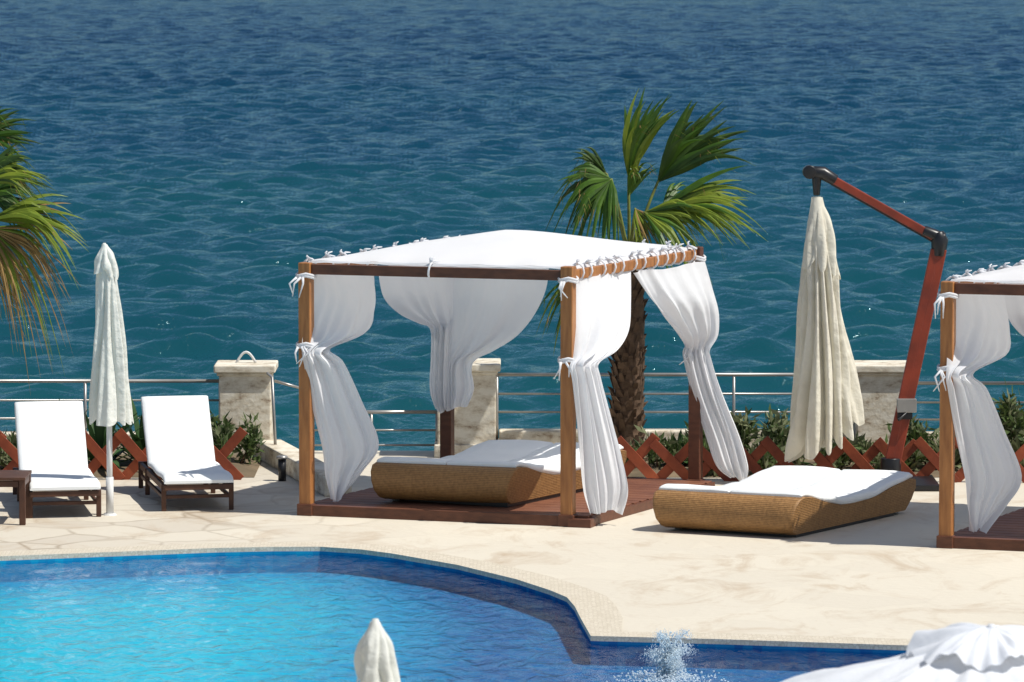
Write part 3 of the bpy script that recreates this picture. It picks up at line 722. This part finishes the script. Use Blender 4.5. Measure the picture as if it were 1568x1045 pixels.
def yucca(name,c,H,n,seed,m=None):
    rnd=random.Random(seed); b=MB(); c=V(c)
    for i in range(n):
        az=rnd.uniform(0,6.28); el=rnd.uniform(.35,1.45); L=H*rnd.uniform(.7,1.1); h=V((math.cos(az),math.sin(az),0)); s=V((-h.y,h.x,0)); w=.022*rnd.uniform(.7,1.3)*(1+H)
        rows=[]
        for k in range(7):
            t=k/6; p=c+h*(L*t*math.cos(el))+V((0,0,L*t*math.sin(el)-L*.35*t*t*t*math.cos(el))); ww=w*(.6+1.2*t)*(1-t)**.6+.001
            rows.append([p-s*ww+V((0,0,.008)),p,p+s*ww+V((0,0,.008))])
        b.grid(rows,m or M_blade)
    b.build(name,c)
for i,(x,y,h) in enumerate(((-3.72,43.7,.78),(-4.15,44.1,.62),(-3.35,44.0,.78),(-4.7,43.8,.5),(-3.05,43.6,.38))): yucca('yucca_plant',(x,y,0),h,38,i)
for i,(x,y,rx,rz,n) in enumerate(((-2.6,43.9,.35,.30,900),(-4.3,43.6,.5,.22,700),(1.35,43.7,.45,.22,800),(2.25,43.9,.5,.34,1400),(2.05,43.4,.45,.18,700),(2.85,43.7,.4,.22,700),(3.9,43.8,.45,.30,1200),(4.45,44.0,.45,.48,1900),(4.8,43.6,.5,.50,1900),(3.5,43.5,.4,.18,600),(1.75,44.2,.4,.28,900),(5.6,43.9,.7,.5,2000))):
    shrub('shrub',(x,y,0),(rx,.4,rz*1.25),n,[M_shrub,M_shrub2,M_shrub2 if i%2 else M_shrub],.09,i,spike=.5)
for i,(x,y,h) in enumerate(((2.4,43.8,.42),(3.95,43.6,.42),(1.5,43.9,.36),(4.6,43.5,.5),(2.0,44.0,.35))): yucca('yucca_plant',(x,y,0),h,40,50+i,M_shrub2 if i%2 else M_blade)

# ------------------------------------------------------------ palms
def trunk(b,base,top,r0,r1,seed=0):
    rnd=random.Random(seed); base=V(base);top=V(top); n=30
    pts=[];rad=[]
    for i in range(n+1):
        t=i/n; pts.append(lerp(base,top,t)+V((.02*math.sin(3*t),0,0))); rad.append(lerp(r0,r1,t)*(1+.25*math.exp(-t*14))*(1+.05*math.sin(i*2.1)))
    b.tube(pts,rad,M_trunk,18)
    H=(top-base).length; rows=int(H/.062)
    for i in range(rows):
        t=(i+.5)/rows; c=lerp(base,top,t); r=lerp(r0,r1,t)*(1+.25*math.exp(-t*14)); k=9
        for j in range(k):
            th=2*math.pi*(j+.5*(i%2))/k+rnd.uniform(-.15,.15); h=V((math.cos(th),math.sin(th),0)); s=V((-h.y,h.x,0)); w=r*rnd.uniform(.22,.34); o=rnd.uniform(.012,.06); zl=rnd.uniform(.03,.10)
            b.add([c+h*r*.96-s*w*1.1-V((0,0,.035)),c+h*r*.96+s*w*1.1-V((0,0,.035)),c+h*(r+o)+s*w*.5+V((0,0,zl)),c+h*(r+o)-s*w*.5+V((0,0,zl)),c+h*r*.9+V((0,0,zl*.4))],[(0,1,2,3),(1,4,2),(0,3,4),(2,4,3)],M_trunk)
def fan(b,root,hub,d,nrm,R,spread,n,m,droop=.25,wind=.1,seed=0,narrow=1,m2=None):
    rnd=random.Random(seed); root=V(root);hub=V(hub);d=V(d).normalized();nrm=V(nrm).normalized(); s=d.cross(nrm).normalized(); nrm=s.cross(d).normalized()
    mid=(root+hub)/2+V((0,0,.04)); pts=[root,lerp(root,mid,.5)+V((0,0,.01)),mid,lerp(mid,hub,.5)+V((0,0,.01)),hub,hub+d*.06]
    b.tube(pts,[.022,.017,.015,.014,.012,.008],M_petiole,6)
    sp=math.radians(spread); n=int(n*1.6)
    for i in range(n):
        u=(i+.5)/n*2-1; a=u*sp+rnd.uniform(-.06,.06)
        ld=(d*math.cos(a)+s*math.sin(a)+nrm*(.30*(u*u)+rnd.uniform(-.12,.12)+(.09 if i%2 else -.09))).normalized()
        L=R*(.72+.28*math.cos(a*.9))*rnd.uniform(.70,1.12); w=R*.032*narrow*rnd.uniform(.8,1.25)
        sw=ld.cross(nrm).normalized(); K=10; rows=[]; fold=.5*w
        dr=droop*rnd.uniform(.4,2.4); split=rnd.uniform(-1,1); wi=wind*rnd.uniform(.5,1.8); cv=rnd.uniform(-.11,.11)
        for k in range(K+1):
            t=k/K; q=max(0,t-.42); p=hub+ld*(L*t)+V((0,0,-1))*(dr*L*q*q*2.6)+V((1,0,-.15))*(wi*L*t*t)+sw*(split*w*q*3+cv*L*t*t)
            ww=w*(min(1,.15+t*2.6))*(1 if t<.5 else max(.02,(1-t)/.5)**.85)
            rows.append([p-sw*ww,p+nrm*fold*(ww/w),p+sw*ww])
        mm=m2 if (m2 and rnd.random()<.35) else m
        b.grid(rows,mm,smooth=False)
        if rnd.random()<.7:
            for _ in range(2):
                p=V(rows[rnd.choice((-3,-4,-5))][1]); q=p+ld*rnd.uniform(.02,.10)+V((rnd.uniform(-.02,.10),rnd.uniform(-.03,.03),-rnd.uniform(.03,.14))); b.add([p,p+V((.006,0,0)),q],[(0,1,2)],M_dead if rnd.random()<.6 else M_leafy)
def palm_a():
    e=empty('palm_tree',(1.065,44.2,0)); b=MB(); trunk(b,(1.04,44.2,0),(1.07,44.2,1.78),.140,.125,1); b.build('trunk',(1.065,44.2,0),e)
    b=MB(); c=(1.07,44.2,1.85); Y=44.2
    fan(b,c,(.90,Y-.15,2.62),(-.55,-.25,-.35),(-.3,-1,.2),.58,62,26,M_leaf,.5,-.02,1,1.15,M_leafd)
    fan(b,c,(.86,Y-.05,2.66),(-.75,.1,.5),(-.2,-1,.2),.46,30,12,M_leafd,.5,.0,21,1.0)
    fan(b,c,(1.06,Y,2.62),(.05,.05,1),(.5,-1,0),.84,16,17,M_leaf,.10,.16,2,1.2,M_leafy)
    fan(b,c,(1.06,Y-.05,2.45),(.15,-.1,.9),(.9,-1,0),.55,22,12,M_leafy,.3,.12,22,1.0,M_leaf)
    fan(b,c,(1.33,Y+.1,2.58),(.62,.1,.78),(.3,-1,.35),.94,22,24,M_leafd,.14,.08,3,1.2,M_leaf)
    fan(b,c,(1.33,Y-.1,2.34),(1,-.1,.12),(.1,-.7,.7),.88,22,20,M_leafy,.22,.04,4,1.1,M_leaf)
    fan(b,c,(1.20,Y-.2,2.32),(.85,-.3,-.30),(.2,-1,.5),.66,42,20,M_leafy,.5,.05,5,.9,M_leaf)
    fan(b,c,(1.12,Y-.15,2.35),(.25,-.3,-.55),(.4,-1,.2),.40,40,12,M_leafy,.5,.15,25,.8,M_dead)
    fan(b,c,(.62,Y-.1,1.76),(-.50,-.2,-.8),(-.4,-1,.2),.52,28,14,M_leaf,.3,.05,7,1,M_leafy)
    fan(b,c,(1.38,Y+.3,2.35),(.75,.5,.25),(0,-.6,.8),.60,35,16,M_leaf,.6,.05,8,.9)
    b.build('crown',c,e)
    b=MB(); rnd=random.Random(4)
    for k in range(26):
        az=rnd.uniform(0,6.28); h=V((math.cos(az),math.sin(az),0)); p=V(c)-V((0,0,.05)); b.tube([p,p+h*.08+V((0,0,.1)),p+h*.15+V((0,0,.12+rnd.uniform(-.1,.15)))],[.02,.016,.008],M_petiole,5)
    b.build('leaf_bases',c,e)
palm_a()
def palm_b():
    X,Y=-4.95,42.6; c=(X,Y,2.15); e=empty('palm_tree.001',(X,Y,0)); b=MB(); trunk(b,(X-.05,Y,0),(X,Y,2.05),.19,.16,2); b.build('trunk',(X,Y,0),e)
    b=MB()
    fan(b,c,(-4.74,Y+.1,3.00),(.55,0,.65),(.4,-1,.2),.54,44,34,M_leafd,.30,.10,11,1.4,M_leaf)
    fan(b,c,(-4.64,Y-.1,2.68),(1,0,.42),(.1,-.8,.5),.58,30,30,M_leafd,.40,.05,12,1.3,M_leafy)
    fan(b,c,(-4.66,Y+.1,2.55),(1,0,.0),(.1,-.8,.5),.52,34,20,M_leaf,.45,.05,32,1.2,M_leafd)
    fan(b,c,(-4.55,Y-.2,2.36),(1,-.1,.08),(.1,-.6,.8),.76,17,24,M_leafy,.35,.05,13,1.2,M_dead)
    fan(b,c,(-4.58,Y-.1,2.28),(.75,-.1,-.60),(.3,-1,.2),.72,38,30,M_dead,.5,.06,14,.5,M_leafy)
    fan(b,c,(-4.66,Y+.1,2.15),(.4,.1,-.9),(.1,-1,.1),.58,40,26,M_dead,.3,.08,15,.5)
    for k in range(9):
        az=1.9+k*.33; h=V((math.cos(az),math.sin(az),0)); z=.5*math.sin(k*2.3)+.35
        fan(b,c,V(c)+h*.4+V((0,0,z)),h+V((0,0,z*.8)),(-h.x*z,-h.y*z,1),.50,50,18,M_leaf,.5,.0,20+k,1,M_leafy)
    b.build('crown',c,e)
palm_b()

# ------------------------------------------------------------ splash in the pool
def splash():
    rnd=random.Random(9); b=MB(); c=V((1.03,31.9,-.05))
    def drop(p,r,st=1):
        vs=[p+V((r,0,0)),p+V((0,r,0)),p+V((-r,0,0)),p+V((0,-r,0)),p+V((0,0,r*st)),p+V((0,0,-r*st))]
        b.add(vs,[(0,1,4),(1,2,4),(2,3,4),(3,0,4),(1,0,5),(2,1,5),(3,2,5),(0,3,5)],M_spray,True)
    for j in range(34):
        az=rnd.uniform(0,6.28); sp=rnd.uniform(.02,.15); h=rnd.uniform(.08,.24) if j>5 else .30
        for k in range(210):
            t=rnd.random(); p=c+V((math.cos(az)*sp*t*1.5+.03*t,math.sin(az)*sp*t,h*4*t*(1-t*.75)*.8))+V((rnd.gauss(0,.016),rnd.gauss(0,.014),rnd.gauss(0,.014))); drop(p,rnd.uniform(.0015,.0055)*(1.35-t),rnd.uniform(1,2.8))
    for k in range(1600):
        az=rnd.uniform(0,6.28); r=abs(rnd.gauss(0,.12)); drop(c+V((math.cos(az)*r*1.4,math.sin(az)*r*1.5,.005+abs(rnd.gauss(0,.03))*math.exp(-r*4))),rnd.uniform(.002,.010),.7)
    b.build('water_splash',c)
splash()

# ------------------------------------------------------------ sky, sun, camera
S=V((1,-.38,0)).normalized(); el=math.radians(58)
S=V((S.x*math.cos(el),S.y*math.cos(el),math.sin(el)))
w=bpy.data.worlds.new('World'); scene.world=w; w.use_nodes=True; nt=w.node_tree
bg=nt.nodes['Background']; sk=nt.nodes.new('ShaderNodeTexSky'); sk.sky_type='NISHITA'; sk.sun_disc=False; sk.sun_elevation=el; sk.sun_rotation=math.atan2(S.x,S.y)
nt.links.new(sk.outputs[0],bg.inputs[0]); bg.inputs[1].default_value=.09
ld=bpy.data.lights.new('sun','SUN'); ld.energy=4.9; ld.angle=math.radians(.5); ld.color=(1,.96,.88)
lo=bpy.data.objects.new('sun',ld); COL.objects.link(lo); lo.location=S*60; lo.rotation_euler=S.to_track_quat('Z','Y').to_euler()
cd=bpy.data.cameras.new('camera'); cam=bpy.data.objects.new('camera',cd); COL.objects.link(cam); scene.camera=cam
cd.lens=171; cd.sensor_width=36; cd.clip_start=.5; cd.clip_end=30000
cam.location=(0,0,5); cam.rotation_euler=(math.radians(90-5.0),0,0)
cd.dof.use_dof=True; cd.dof.focus_distance=40.5; cd.dof.aperture_fstop=10
scene.view_settings.view_transform='Standard'; scene.view_settings.look='None'; scene.view_settings.exposure=0
